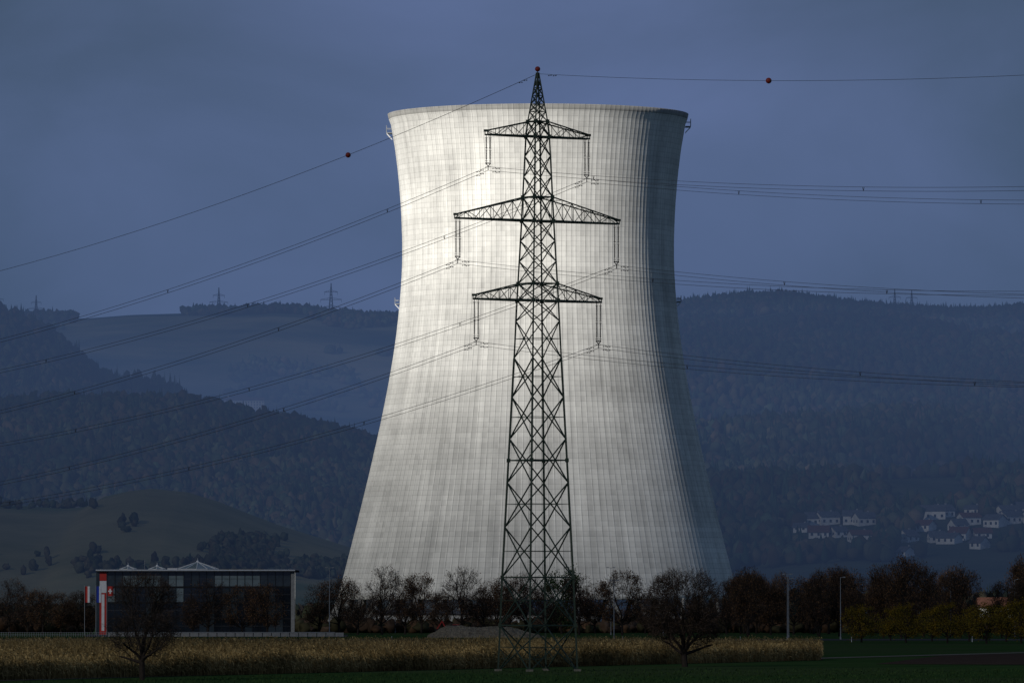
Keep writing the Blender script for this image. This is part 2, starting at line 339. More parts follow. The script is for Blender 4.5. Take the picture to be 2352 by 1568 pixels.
# ------------------------------------------------------------ pylon
PD=787.0; PS=F/PD; PX=WX(1235,PD); AA=math.radians(33.2)
u=Vector((math.cos(AA),math.sin(AA),0)); v=Vector((-math.sin(AA),math.cos(AA),0))
def pz_(y): return (1540-y)/PS
LW=[(1540,91),(1325,81.5),(1055,67),(820,54),(690,47.5),(510,37),(310,27),(272,22),(165,2.5)]
lz=[pz_(y) for y,_ in LW]; lr=[a/PS/math.cos(math.radians(11.8))/math.sqrt(2) for _,a in LW]
def hs(z): return float(np.interp(z,lz,lr))
def corner(k,z):
    a=hs(z); su,sv=[(1,1),(-1,1),(-1,-1),(1,-1)][k]; return u*su*a+v*sv*a+Vector((0,0,z))
ARMS=[(pz_(313),pz_(278),7.15,3.7,4.6),(pz_(507),pz_(452),11.35,4.8,4.8),(pz_(690),pz_(651),8.8,4.9,4.9)]
def pylon_parts():
    body=MB()
    lv=[1540,1435,1325,1210,1108,1008,912,822,737,690,651,600,553,507,452,405,358,313,278]
    zs=[pz_(y) for y in lv]
    for k in range(4):
        for a,b in zip(zs[:-1],zs[1:]):
            body.beam(corner(k,a),corner(k,b),.23 if b<40 else .18,'steel')
        top=pz_(165); body.beam(corner(k,zs[-1]),corner(k,top),.14,'steel')
    for a,b in zip(zs[:-1],zs[1:]):
        w=.13 if a<35 else .105
        for k in range(4):
            k2=(k+1)%4
            body.beam(corner(k,a),corner(k2,b),w,'steel'); body.beam(corner(k2,a),corner(k,b),w,'steel')
            if b-a>3.5:
                wa,wb=hs(a),hs(b); t=wa/(wa+wb); zc=a+(b-a)*t
                body.beam(corner(k,zc),corner(k2,zc),.07,'steel')
                m0=(corner(k,zc)+corner(k2,zc))/2
                body.box(m0.x-.14,m0.x+.14,m0.y-.14,m0.y+.14,zc-.14,zc+.14,'steel')
    for y in(1435,1057,690,651,507,452,313,278,1325):
        z=pz_(y)
        for k in range(4): body.beam(corner(k,z),corner((k+1)%4,z),.15,'steel')
        body.beam(corner(0,z),corner(2,z),.08,'steel')
        for k in range(4):
            c=corner(k,z); body.box(c.x-.22,c.x+.22,c.y-.22,c.y+.22,z-.22,z+.22,'steel')
    sp=[pz_(y) for y in(278,255,238,218,200,183,168)]
    for a,b in zip(sp[:-1],sp[1:]):
        for k in range(4):
            k2=(k+1)%4; body.beam(corner(k,a),corner(k2,b),.08,'steel'); body.beam(corner(k2,a),corner(k,b),.08,'steel'); body.beam(corner(k,b),corner(k2,b),.08,'steel')
    z1=pz_(1540);z2=pz_(1435)
    for k in range(4):
        k2=(k+1)%4
        for kk,ko in((k,k2),(k2,k)):
            p=corner(kk,z1).lerp(corner(ko,z2),.27); body.beam(p,corner(kk,z1+(z2-z1)*.5),.07,'steel'); body.beam(p,corner(kk,z1+(z2-z1)*.27),.07,'steel')
    for i in range(120):
        z=2+i*.45
        c=corner(2,z); body.beam(c,c-u*.25,.03,'steel')
    arms=MB()
    for zb,zt,Lh,_,_ in ARMS:
        for sg in(-1,1):
            rb=hs(zb);rt=hs(zt); n=max(4,int((Lh-rb)/1.35)); tw=.28; te=.45
            def low(i,s): t=i/n; return u*sg*(rb+(Lh-rb)*t)+v*s*(rb+(tw-rb)*t)+Vector((0,0,zb))
            def up(i,s): t=i/n; return u*sg*(rt+(Lh-rt)*t)+v*s*(rt+(tw-rt)*t)+Vector((0,0,zt+(zb+te-zt)*t))
            for s in(-1,1):
                arms.beam(low(0,s),low(n,s),.2,'steel'); arms.beam(up(0,s),up(n,s),.14,'steel')
                for i in range(n):
                    arms.beam(low(i,s),up(i+1,s) if i%2 else up(i,s),.07,'steel')
                    arms.beam(low(i+1,s),up(i,s),.07,'steel') if not i%2 else arms.beam(low(i,s),up(i,s),.07,'steel')
            for i in range(n+1):
                arms.beam(low(i,-1),low(i,1),.08,'steel'); arms.beam(up(i,-1),up(i,1),.06,'steel')
                if i<n:
                    arms.beam(low(i,-1),low(i+1,1),.08,'steel'); arms.beam(low(i,1),low(i+1,-1),.06,'steel'); arms.beam(up(i,-1),up(i+1,1),.05,'steel')
            arms.beam(low(n,-1),up(n,-1),.12,'steel');arms.beam(low(n,1),up(n,1),.12,'steel')
            e=u*sg*Lh+Vector((0,0,zb+te)); arms.box(e.x-.3,e.x+.3,e.y-.3,e.y+.3,zb+te-.12,zb+te+.12,'steel')
    ins=MB()
    att=[]
    for zb,zt,Lh,dl,dr in ARMS:
        for sg,dd in((-1,dl),(1,dr)):
            for q in(-.24,.28):
                c=u*(sg*(Lh-.25)+q); z0=zb-.1; z1=zb-dd+.35
                ins.beam(c+Vector((0,0,z0)),c+Vector((0,0,z1)),.08,'insul')
                ns=int((z0-z1-.7)/.11)
                for i in range(ns):
                    z=z0-.35-i*.11
                    if abs(i-ns/2)<1.5: continue
                    cc=c+Vector((0,0,z)); ins.beam(cc,cc+Vector((0,0,.06)),.19,'insul',w1=.1,n=7)
                for z in(z0-.3,(z0+z1)/2-.12,(z0+z1)/2+.12,z1+.25):
                    cc=c+Vector((0,0,z)); ins.beam(cc-u*.17,cc+u*.17,.06,'insul')
            c=u*(sg*(Lh-.25))
            ins.beam(c-u*.36+Vector((0,0,zb-dd+.35)),c+u*.36+Vector((0,0,zb-dd+.35)),.13,'insul')
            ins.beam(c-u*.3+Vector((0,0,zb-dd+.3)),c+Vector((0,0,zb-dd+.0)),.08,'insul');ins.beam(c+u*.3+Vector((0,0,zb-dd+.3)),c+Vector((0,0,zb-dd)),.08,'insul')
            ins.beam(c+Vector((0,0,zb-dd+.1)),c+Vector((0,0,zb-dd-.5)),.1,'insul')
            ins.beam(c-v*.5+Vector((0,0,zb-dd-.08)),c+v*.5+Vector((0,0,zb-dd-.08)),.08,'insul')
            att.append(c+Vector((0,0,zb-dd-.05)))
    ft=MB()
    for k in range(4):
        c=corner(k,0); ft.box(c.x-.42,c.x+.42,c.y-.42,c.y+.42,-.2,.25,'foot')
    cap=MB(); cap.ball((0,0,pz_(157)),.31,'red'); cap.beam((0,0,pz_(168)),(0,0,pz_(160)),.12,'steel')
    return body,arms,ins,ft,cap,att
body,arms,ins,ft,cap,att=pylon_parts()
root=bpy.data.objects.new('transmission_tower',None); col.objects.link(root); root.location=(PX,PD,0)
for b,n in((body,'lattice_body'),(arms,'crossarms'),(ins,'insulator_strings'),(ft,'footings'),(cap,'warning_ball')): b.obj(n,parent=root)
# ridge pylons
fp=MB()
def fr_(z): return max(.25,4.2*(1-z/62.)**.9)
zz_=[0,9,17,24,30,35,39.5,43.5,47,50.5,54,58,62]
for a,b in zip(zz_[:-1],zz_[1:]):
    c0=[(sx*fr_(a),sy*fr_(a),a) for sx,sy in((1,1),(-1,1),(-1,-1),(1,-1))]; c1=[(sx*fr_(b),sy*fr_(b),b) for sx,sy in((1,1),(-1,1),(-1,-1),(1,-1))]
    for k in range(4):
        fp.beam(c0[k],c1[k],.5,'farsteel'); fp.beam(c0[k],c1[(k+1)%4],.28,'farsteel'); fp.beam(c0[(k+1)%4],c1[k],.28,'farsteel')
for za,La in((35,9.5),(43.5,12),(52,7.5)):
    for sg in(-1,1):
        fp.beam((0,0,za),(sg*La,0,za),.5,'farsteel'); fp.beam((0,0,za+2.4),(sg*La,0,za+.2),.35,'farsteel')
        for t in(.35,.65): fp.beam((sg*La*t,0,za),(sg*La*t,0,za+2.4*(1-t)+.2),.25,'farsteel')
        fp.beam((sg*La*.98,0,za),(sg*La*.98,0,za-3.2),.3,'farsteel')
fm=fp.mesh('ridge_pylon')
for sx,sy,h,Dd in((82,678,54,8150),(502,660,60,8150),(760,650,66,8050),(2056,664,50,6700),(2095,666,48,6750),(-4,672,50,8150)):
    zt=WZ(sy,Dd); link('distant_transmission_tower',fm,(WX(sx,Dd),Dd,zt-h),random.uniform(-.5,.5),h/62.)
# wires
W=MB()
def wire(p,dirn,a,b,tmax,r,mat='wire'):
    n=60; pts=[]
    for i in range(n+1):
        t=tmax*i/n; q=p+v*dirn*t+Vector((0,0,-a*t+b*t*t)); pts.append(q)
    for q0,q1 in zip(pts[:-1],pts[1:]): W.beam(q0,q1,r,mat)
    return lambda t:p+v*dirn*t+Vector((0,0,-a*t+b*t*t))
base=Vector((PX,PD,0))
ptop=base+Vector((0,0,pz_(168)))
f1=wire(ptop,1,.187,.00039,430,.045); f2=wire(ptop,-1,.097,.00032,300,.045)
balls=[f1(42.0),f2(46.6),f1(200),f2(140)]
def damper(q,dd,dz=-.12):
    for s in(-.25,.25):
        c=q+v*s+Vector((0,0,dz)); W.beam(c-v*.09,c+v*.09,.1,'wire')
    W.beam(q+v*-.25+Vector((0,0,dz)),q+v*.25+Vector((0,0,dz)),.03,'wire')
for t in(2.6,3.6): damper(f1(t),1);damper(f2(t),-1)
for k,a in enumerate(att):
    p=base+a
    for dirn,aa,bb,tm in((1,.183-.006*(k//2),.00038,430),(-1,.108,.00033,300)):
        fs=[wire(p+Vector((0,0,dz)),dirn,aa,bb,tm,.042) for dz in(0,-.42)]
        for t in(1.3,2.1):
            for f in fs: damper(f(t),dirn)
        t=22+5*(k%3)+k*4
        while t<tm:
            c0,c1=fs[0](t),fs[1](t); W.beam(c0-v*.14,c1,.045,'wire'); W.beam(c0+v*.14,c1,.045,'wire'); t+=48+random.uniform(-6,6)
W.obj('power_lines')
for c in balls:
    b=MB(); b.ball((0,0,0),.33,'red',18,12); b.beam(-v*.42,v*.42,.12,'wire'); b.obj('aerial_warning_ball',c)
# ------------------------------------------------------------ trees
def tree_mesh(name,seed,H,Wd,nl,leaf_n,leaf_s,leafmat,twig_n=0,twig_s=.6,twig_w=.05,trunk_f=.22,tr=.28,upw=.25,clump=.5,rmin=.02):
    R=random.Random(seed); b=MB(); tips=[]
    cz=H*(trunk_f+(1-trunk_f)*.5); rh=Wd/2; rv=H*(1-trunk_f)*.5
    def inside(q): return (q.x**2+q.y**2)/rh**2+(q.z-cz)**2/rv**2
    def grow(p,d,L,r,lev):
        nseg=4 if lev<2 else 2
        pts=[p]; dd=d.copy(); rr=r
        for i in range(nseg):
            dd=(dd+Vector((R.gauss(0,.2),R.gauss(0,.2),R.gauss(0,.12)+upw*.22))).normalized()
            q=pts[-1]+dd*L/nseg
            if inside(q)>1.15 and lev>1: break
            r2=max(rr*(.8 if lev<3 else .7),rmin*.7)
            b.beam(pts[-1],q,rr*2/1.3,'bark',w1=r2*2/1.3,n=5 if lev<2 else 3); rr=r2; pts.append(q)
        ns=len(pts)-1
        if ns<1: tips.append((p,lev)); return
        if lev>=len(nl): tips.append((pts[-1],lev)); return
        for k in range(nl[lev]):
            t=R.uniform(.22,1) if k else 1.0
            f=t*ns; i=min(int(f),ns-1); q=pts[i].lerp(pts[i+1],f-i)
            ax=dd.cross(Vector((R.gauss(0,1),R.gauss(0,1),R.gauss(0,1)))).normalized()
            ang=R.uniform(.4,1.15) if k else R.uniform(0,.35)
            nd=(Matrix.Rotation(ang,3,ax)@dd); nd.z+=upw*.3; nd.normalize()
            grow(q,nd,L*R.uniform(.5,.75),max(rr*.65,rmin),lev+1)
        tips.append((pts[-1],lev))
    th=H*trunk_f; p=Vector((0,0,-.2)); q=Vector((R.gauss(0,.15),R.gauss(0,.15),th))
    b.beam(p,p.lerp(q,.12),tr*3.0/1.3,'bark',w1=tr*2.1/1.3,n=8); b.beam(p.lerp(q,.12),q,tr*2.1/1.3,'bark',w1=tr*1.75/1.3,n=8)
    n1=nl[0]
    for k in range(n1):
        az=2*math.pi*(k*.618+R.uniform(-.08,.08)); t=k/(n1-1); el=1.45-1.2*t+R.uniform(-.12,.12)
        d=Vector((math.cos(az)*math.cos(el),math.sin(az)*math.cos(el),math.sin(el)))
        reach=1/math.sqrt((math.cos(el)/rh)**2+(math.sin(el)/(2*rv))**2)
        qq=p.lerp(q,1-.22*t)
        grow(qq,d,reach*R.uniform(.62,.8),tr*(.62 if k else .75),1)
    tp=[t[0] for t in tips if t[1]>=len(nl)-1]
    zz=np.array([t.z for t in tp]); s=(H-.3)/np.quantile(zz,.97); rr_=np.quantile(np.array([math.hypot(t.x,t.y) for t in tp]),.93); sx=(rh-.3)/rr_
    nb=len(b.v); 
    cl=[R.uniform(.1,1) for i in tp]
    def cards(n,size,wd,mat,cp):
        LV=[];LF=[];tn=[];cnt=0
        while cnt<n:
            i=R.randrange(len(tp))
            if R.random()>cl[i]: continue
            c=tp[i]+Vector((R.gauss(0,cp),R.gauss(0,cp),R.gauss(0,cp*.8)))
            a=Vector((R.gauss(0,1),R.gauss(0,1),R.gauss(0,1)))
            if mat=='twig': a=a+(tp[i]-Vector((0,0,cz*.8))).normalized()*1.4
            a.normalize()
            e=a.cross(Vector((R.gauss(0,1),R.gauss(0,1),R.gauss(0,1)))).normalized(); sz=size*R.uniform(.6,1.4)
            m=len(LV); LV+=[c-a*sz*.5,c+e*wd*.5,c+a*sz*.5,c-e*wd*.5]; LF.append((m,m+1,m+2,m+3)); tn+= [R.uniform(.5,1.4)]*4; cnt+=1
        b.add(LV,LF,mat); return tn
    tn=cards(leaf_n,leaf_s,leaf_s*.7,leafmat,clump) if leaf_n else []
    if twig_n: tn+=cards(twig_n,twig_s,twig_w,'twig',clump*.8)
    b.v=[(x*sx,y*sx,z*s) for x,y,z in b.v]
    me=b.mesh(name); at=me.color_attributes.new('tint','FLOAT_COLOR','POINT')
    c=np.ones((len(b.v),4),dtype=np.float32); 
    if tn: c[nb:,:3]=np.array(tn)[:,None]
    at.data.foreach_set('color',c.ravel()); return me
def put(name,me,sx,D,sc=1,rot=None):
    return link(name,me,(WX(sx,D),D,0),random.uniform(0,6.3) if rot is None else rot,sc)
put('bare_tree',tree_mesh('tree_r',11,11.6,10.6,[9,6,6,4,3],2600,.17,'leaf_dark',10000,.7,.045,trunk_f=.17,tr=.40,upw=.1,clump=.35,rmin=.025),1573,841,1,.6)
put('bare_tree',tree_mesh('tree_l',5,10.8,8.6,[8,6,6,4,3],700,.14,'leaf_dark',5500,.6,.032,trunk_f=.22,tr=.32,upw=.16,clump=.35,rmin=.02),328,DG(1561),1,0.6)
protos=[tree_mesh('tree_p%d'%i,50+i,14,wd,[8,5,5,3],lf,.34,mt,2800,1.0,.08,trunk_f=tf,tr=.3,upw=up,clump=.6,rmin=.04) for i,(wd,lf,mt,tf,up) in enumerate([(9.5,2400,'leaf_brown',.2,.2),(10.5,1500,'leaf_brown',.22,.15),(9,2200,'leaf_dark',.2,.2),(8,800,'leaf_brown',.18,.35),(11,2600,'leaf_brown',.2,.1),(10,400,'leaf_brown',.2,.2)])]
yel=[tree_mesh('tree_y%d'%i,80+i,8,8.5,[8,5,5],3600,.3,'leaf_yellow',600,.5,.06,trunk_f=.17,tr=.22,upw=.1,clump=.5) for i in range(2)]
grn=tree_mesh('tree_g',95,14,8,[8,6,5],5000,.4,'leaf_green',300,trunk_f=.1,tr=.3,upw=.3,clump=.6)
mid=[(-30,1350),(20,1340),(62,1368),(100,1360),(140,1368),(178,1365),(212,1372),(440,1375),(480,1342),(560,1352),(612,1350),(650,1375),(735,1350),(783,1334),(825,1368),(880,1314),(930,1340),(972,1326),(1015,1365),(1060,1316),(1110,1360),(1140,1340),(1175,1335),(1205,1328),(1250,1350),(1330,1330),(1365,1350),(1432,1320),(1480,1375),(1530,1385),(1610,1375),(1665,1342),(1700,1330),(1735,1330),(1770,1350),(1820,1335),(1870,1345),(1905,1318),(1960,1318)]
for sx,ty in mid:
    D=random.uniform(1690,1790); 
    if 430<sx<640: D=random.uniform(1610,1680)
    h=WZ(ty-3,D)/14; ww=min(1.05,h*1.05)*random.uniform(.9,1.1)
    put('autumn_tree',random.choice(protos),sx+random.uniform(-4,4),D,(ww,ww,h))
put('green_tree',grn,1290,1760,WZ(1315,1760)/14)
for i in range(40):
    sx=random.uniform(1690,2420) ; D=random.uniform(1500,1950); h=WZ(random.uniform(1300,1375)-15*(sx>2000),D)/14; put('autumn_tree',random.choice(protos),sx,D,(h*.8,h*.8,h))
for i in range(48):
    sx=random.uniform(-60,2400); D=random.uniform(1800,1900)
    if 640<sx<700 or 215<sx<440: continue
    h=WZ(random.uniform(1380,1412),D)/14
    put('autumn_tree',random.choice(protos),sx,D,(h*1.2,h*1.2,h))
for sx,ty,sy in((1978,1395,1474),(2080,1390,1475),(2045,1400,1470),(2175,1388,1476),(2140,1400,1472),(2265,1392,1477),(2345,1380,1477),(2310,1395,1473),(2225,1400,1472),(2400,1390,1476)):
    D=DG(sy); put('yellow_tree',random.choice(yel),sx,D,WZ(ty,D)/8)
P=np.stack([WX(rng.uniform(-100,2450,1200),1840),rng.uniform(1795,1880,1200),np.zeros(1200)],1)
P=P[(P[:,0]<WX(200,1840))|(P[:,0]>WX(690,1840))]
forest('hedge',P,3.2,3.0,[(.06,.04,.028),(.045,.04,.022),(.085,.05,.03)],sub=2,conif=0,jit=.45,mul=1.2)
# ------------------------------------------------------------ corn
def corn():
    n1=28000; n2=34000
    s=rng.uniform(-250,1885,n1); dep=rng.random(n1)**1.5*16
    sy=1562+(1515-1562)*s/1890.; D=F*CH/(sy-YH); P1=np.stack([WX(s,D),D+dep],1)
    s=rng.uniform(-250,1885,n2*2); D=rng.uniform(690,1095,n2*2); De=F*CH/(1562-47*s/1890.-YH); k=D>De+8; s,D=s[k],D[k]
    P2=np.stack([WX(s,D),D],1)
    P=np.concatenate([P1,P2]); n=len(P); h=rng.uniform(1.7,2.5,n)+fbm(P[:,0]/9,P[:,1]/9,4)*1.2
    V=[];Fc=[];T=[]
    az=rng.uniform(0,math.pi,n)
    q=0; tint=rng.uniform(.45,1.4,n)*(.9+fbm(P[:,0]/12,P[:,1]/12,14)*1.4)
    def quad(a,b,c,d,tt):
        nonlocal q
        V.append(np.stack([a,b,c,d],1).reshape(-1,3)); Fc.append((np.arange(n)*4)[:,None]+np.arange(4)[None]+q); q+=4*n; T.append(np.repeat(tt,4))
    z=np.zeros(n); base=np.stack([P[:,0],P[:,1],z],1)
    lean=rng.normal(0,.12,(n,2)); top=np.stack([P[:,0]+lean[:,0],P[:,1]+lean[:,1],h],1)
    e=np.stack([np.cos(az),np.sin(az),z],1)
    quad(base-e*.02,base+e*.02,top+e*.012,top-e*.012,tint*.8)
    for i in range(5):
        f=rng.uniform(.2,1.0,n)[:,None]; p=base*(1-f)+top*f; a=rng.uniform(0,2*math.pi,n)
        d=np.stack([np.cos(a),np.sin(a),z],1); L=rng.uniform(.3,.65,n)[:,None]; wv=np.stack([-np.sin(a)*.6,np.cos(a)*.6,z+.5],1)*rng.uniform(.03,.075,n)[:,None]
        m=p+d*L*.5+np.array([0,0,1])*rng.uniform(.0,.3,n)[:,None]; t=p+d*L+np.array([0,0,1])*rng.uniform(-.5,.1,n)[:,None]
        quad(p-wv*.5,m-wv,t,m+wv,tint*rng.uniform(.6,1.4,n))
    T=np.concatenate(T); tc=np.stack([T,T*.97,T*.9],1)
    link('corn_field',np_mesh('corn_field',np.concatenate(V),np.concatenate(Fc),['corn'],tc))
corn()
n=14000; s=rng.uniform(-100,2500,n); sy=rng.uniform(1535,1578,n); D=F*CH/(sy-YH); X=WX(s,D)
k=(sy>1562-47*s/1890.+4)&~((s>1990)&(sy<1529)); X,D=X[k],D[k]; n=len(X)
a=rng.uniform(0,math.pi,n); w=rng.uniform(.03,.12,n); h=rng.uniform(.08,.28,n)
V=np.stack([np.stack([X-np.cos(a)*w,D-np.sin(a)*w,0*X],1),np.stack([X+np.cos(a)*w,D+np.sin(a)*w,0*X],1),np.stack([X+rng.normal(0,.08,n),D,h],1)],1).reshape(-1,3)
t=np.repeat(rng.uniform(.6,1.3,n),3)[:,None]*np.array([[.04,.075,.025]])
link('meadow_grass',np_mesh('meadow_grass',V,np.arange(3*n).reshape(-1,3),['forest'],t))
# ------------------------------------------------------------ gravel mound
def mound():
    D=1560; x0,x1=WX(980,D),WX(1255,D); nx,ny=140,30; V=[]
    for j in range(ny):
        for i in range(nx):
            a=i/(nx-1);b=j/(ny-1); x=x0+(x1-x0)*a; y=D+12*b
            h=2.7*min(1,(min(a/.16,(1-a)/.3)))**.8*math.sin(math.pi*b)**.7*(1-.2*a); h+=(float(fbm(x/4,y/4,3))*1.3+random.uniform(-.13,.13))*(h>0.1)
            V.append((x,y,max(h,-.1)))
    b=MB(); b.add(V,[(j*nx+i,j*nx+i+1,(j+1)*nx+i+1,(j+1)*nx+i) for j in range(ny-1) for i in range(nx-1)],'gravel'); b.obj('gravel_mound')
mound()
# ------------------------------------------------------------ office building
def office():
    D=1700; X0=WX(247,D); X1=WX(677,D); H=WZ(1308,D); b=MB(); dep=34
    root=bpy.data.objects.new('glass_office_building',None); col.objects.link(root); root.location=(X0,D,0)
    w=X1-X0
    b.box(.3,w-.9,.3,dep,0,H-.3,'glassA'); b.obj('core',parent=root)
    b=MB(); nf=4; fh=(H-.5)/nf; nb=24; bw=(w-1)/nb
    R=random.Random(3)
    for f in range(nf):
        for k in range(nb):
            if f==3: mt='glassB' if 1<k<20 and R.random()<.85 else 'glassC'
            elif f==2: mt=R.choice(['glassA','glassC','glassC','glassB'])
            else: mt=R.choice(['glassA','glassC','glassA'])
            if f>=2 and 10<=k<=13: mt='glassA' if R.random()<.6 else 'glassC'
            zt=(f+1)*fh-.1 if f<3 else (f+1)*fh-1.0
            b.box(k*bw+.06,(k+1)*bw-.06,0.05,.28,f*fh+.35,zt,mt)
    for f in range(nf):
        for k in range(12):
            b.box(.02,.28,.5+k*2.8,3.2+k*2.8,f*fh+.35,(f+1)*fh-.1,'glassC' if R.random()<.5 else 'glassA')
    b.obj('glazing',parent=root)
    b=MB()
    for k in range(nb+1): b.box(k*bw-.05,k*bw+.05,-.08,.29,0,H-.52,'mull')
    for f in range(1,nf): b.box(-.02,w-1.02,-.12,.29,f*fh-.09,f*fh+.33,'mull')
    for f in range(nf): b.box(.1,w-1.1,-.04,.0,f*fh+fh*.55,f*fh+fh*.55+.07,'roofg')
    b.box(w-.9,w,-.2,1.2,0,H-.52,'conc')
    b.obj('mullions',parent=root)
    b=MB(); b.box(-2.8,w+.1,-1.2,dep+1,H-.5,H,'mull'); b.box(-2.85,w+.15,-1.3,-1.2,H-.25,H+.08,'alu'); b.obj('roof_slab',parent=root)
    b=MB()
    zt=H-.55; xx=-1.9
    b.box(xx,xx+1.7,-.3,1.4,zt-2.2,zt,'redpaint'); b.box(xx,xx+1.7,-.3,1.4,zt-5.2,zt-2.25,'white'); b.box(xx,xx+1.7,-.3,1.4,0,zt-5.25,'redpaint'); b.box(xx+.5,xx+1.2,-.36,-.31,1,zt-5.6,'white')
    b.box(xx-.9,xx-.02,-.2,1.2,0,zt-.02,'glassC')
    b.obj('entrance_sign_tower',parent=root)
    def pyr(cx,cy,r,h,n,nm):
        b=MB(); ring=[(cx+r*math.cos(2*math.pi*i/n),cy+r*math.sin(2*math.pi*i/n),H+.25) for i in range(n)]; ap=(cx,cy,H+h)
        lo=[(p[0],p[1],H) for p in ring]
        b.add(ring+[ap],[(i,(i+1)%n,n) for i in range(n)],'glassB')
        b.add(lo+ring,[(i,(i+1)%n,n+(i+1)%n,n+i) for i in range(n)],'white')
        for i in range(n): b.beam(ring[i],ap,.16,'white'); b.beam(ring[i],ring[(i+1)%n],.12,'white')
        b.ball(ap,.35,'white',8,6); b.beam(ap,(cx,cy,H+h+.9),.08,'white'); b.obj(nm,parent=root)
    pyr(WX(450,D)-X0,10,5.4,2.1,12,'skylight_large'); pyr(WX(290,D)-X0,9,2.2,1.0,8,'skylight_small_1'); pyr(WX(357,D)-X0,9,2.2,1.0,8,'skylight_small_2')
    b=MB(); b.box(WX(384,D)-X0,WX(407,D)-X0,2,5,H,H+.45,'white'); b.box(WX(500,D)-X0,WX(600,D)-X0,12,20,H,H+.35,'roofg')
    b.beam((WX(330,D)-X0,5,H),(WX(330,D)-X0,5,H+2.6),.1,'galv'); b.obj('roof_vents',parent=root)
office()
def flag(sx,kind,D=1670):
    b=MB(); b.beam((0,0,0),(0,0,12.4),.12,'galv')
    wd,ht=1.35,4.0; zt=12.1; n=8
    def strip(x0,x1,z0,z1,mat,off=0):
        vs=[];fs=[]
        for i in range(n+1):
            x=x0+(x1-x0)*i/n; y=.22*math.sin(x*4.2)-off
            vs+=[(x,y,z0),(x,y,z1)]
        for i in range(n): fs.append((2*i,2*i+2,2*i+3,2*i+1))
        b.add(vs,fs,mat)
    if kind=='swiss':
        strip(.08,wd*1.2,zt-ht*.6,zt,'redpaint'); cx=.08+wd*.56; cz=zt-ht*.3
        strip(cx-.18,cx+.18,cz-.6,cz+.6,'white',.02); strip(cx-.5,cx+.5,cz-.18,cz+.18,'white',.04)
    elif kind=='redwhite':
        strip(.08,wd*.55,zt-ht,zt,'redpaint'); strip(wd*.55,wd,zt-ht,zt,'white')
    else:
        strip(.08,wd*.6,zt-ht,zt,'bluepaint'); strip(wd*.6,wd,zt-ht,zt,'white')
    return b.obj('flag_on_pole',(WX(sx,D),D,0))
flag(195,'redwhite');flag(221,'blue');flag(246,'swiss')
b=MB(); D=1600
for i in range(26):
    x=WX(250,D)+i*2.15; b.box(x,x+1.95,D,D+.3,0,1.0,'conc')
b.box(WX(250,D),WX(770,D),D-.1,D-.02,1.0,1.12,'galv')
for i in range(60):
    x=WX(-60,D)+i*.55; b.box(x,x+.08,D,D+.08,0,1.1,'galv')
for z in(.45,.95): b.box(WX(-60,D),WX(250,D)-.1,D-.06,D-.01,z,z+.07,'galv')
b.obj('parapet_fence')
def lamp(sx,ty,D,dbl=True):
    h=WZ(ty,D); b=MB(); b.beam((0,0,0),(0,0,h),.17,'galv',w1=.1,n=8); b.cyl((0,0,0),(0,0,.6),.2,'galv')
    for s in((-1,1) if dbl else (1,)):
        b.beam((0,0,h-.1),(s*.6,0,h+.05),.08,'galv'); b.box(s*.8-.3,s*.8+.3,-.2,.2,h,h+.14,'galv'); b.box(s*.8-.25,s*.8+.25,-.16,.16,h-.05,h-.003,'white')
    b.obj('street_lamp',(WX(sx,D),D,0))
for a in((757,1303,1640),(1410,1332,1500),(1403,1303,1700),(1808,1318,1480),(1811,1328,1560,False),(1930,1325,1480,False),(2183,1325,1600,False),(1511,1315,1800,False),(1523,1330,1650,False),(908,1312,1800,False),(2330,1330,1600,False)): lamp(*a)
for sx in(1700,1955,2232,1430,900): 
    D=DG(1473); b=MB(); b.box(-.07,.07,-.05,.05,0,1.1,'white'); b.box(-.075,.075,-.055,.055,.75,.92,'rubber'); b.obj('delineator_post',(WX(sx,D),D,0))
b=MB(); b.box(-2.2,2.0,-1,1,.9,2.2,'redpaint'); b.box(-.2,1.6,-.9,.9,2.2,3.5,'window'); b.box(-.3,1.7,-1,1,3.5,3.65,'redpaint')
for x in(-1.5,1.4):
    for y in(-1.15,1.15): b.cyl((x,y-.2,.7),(x,y+.2,.7),.7,'rubber',16)
b.beam((-2,0,1.8),(-3.4,0,4.6),.35,'redpaint'); b.beam((-3.4,0,4.6),(-5,0,2.2),.28,'redpaint'); b.box(-5.6,-4.5,-.6,.6,1.4,2.3,'rubber'); o=b.obj('red_excavator',(WX(1042,1600),1600,0)); o.scale=(.8,.8,.8)
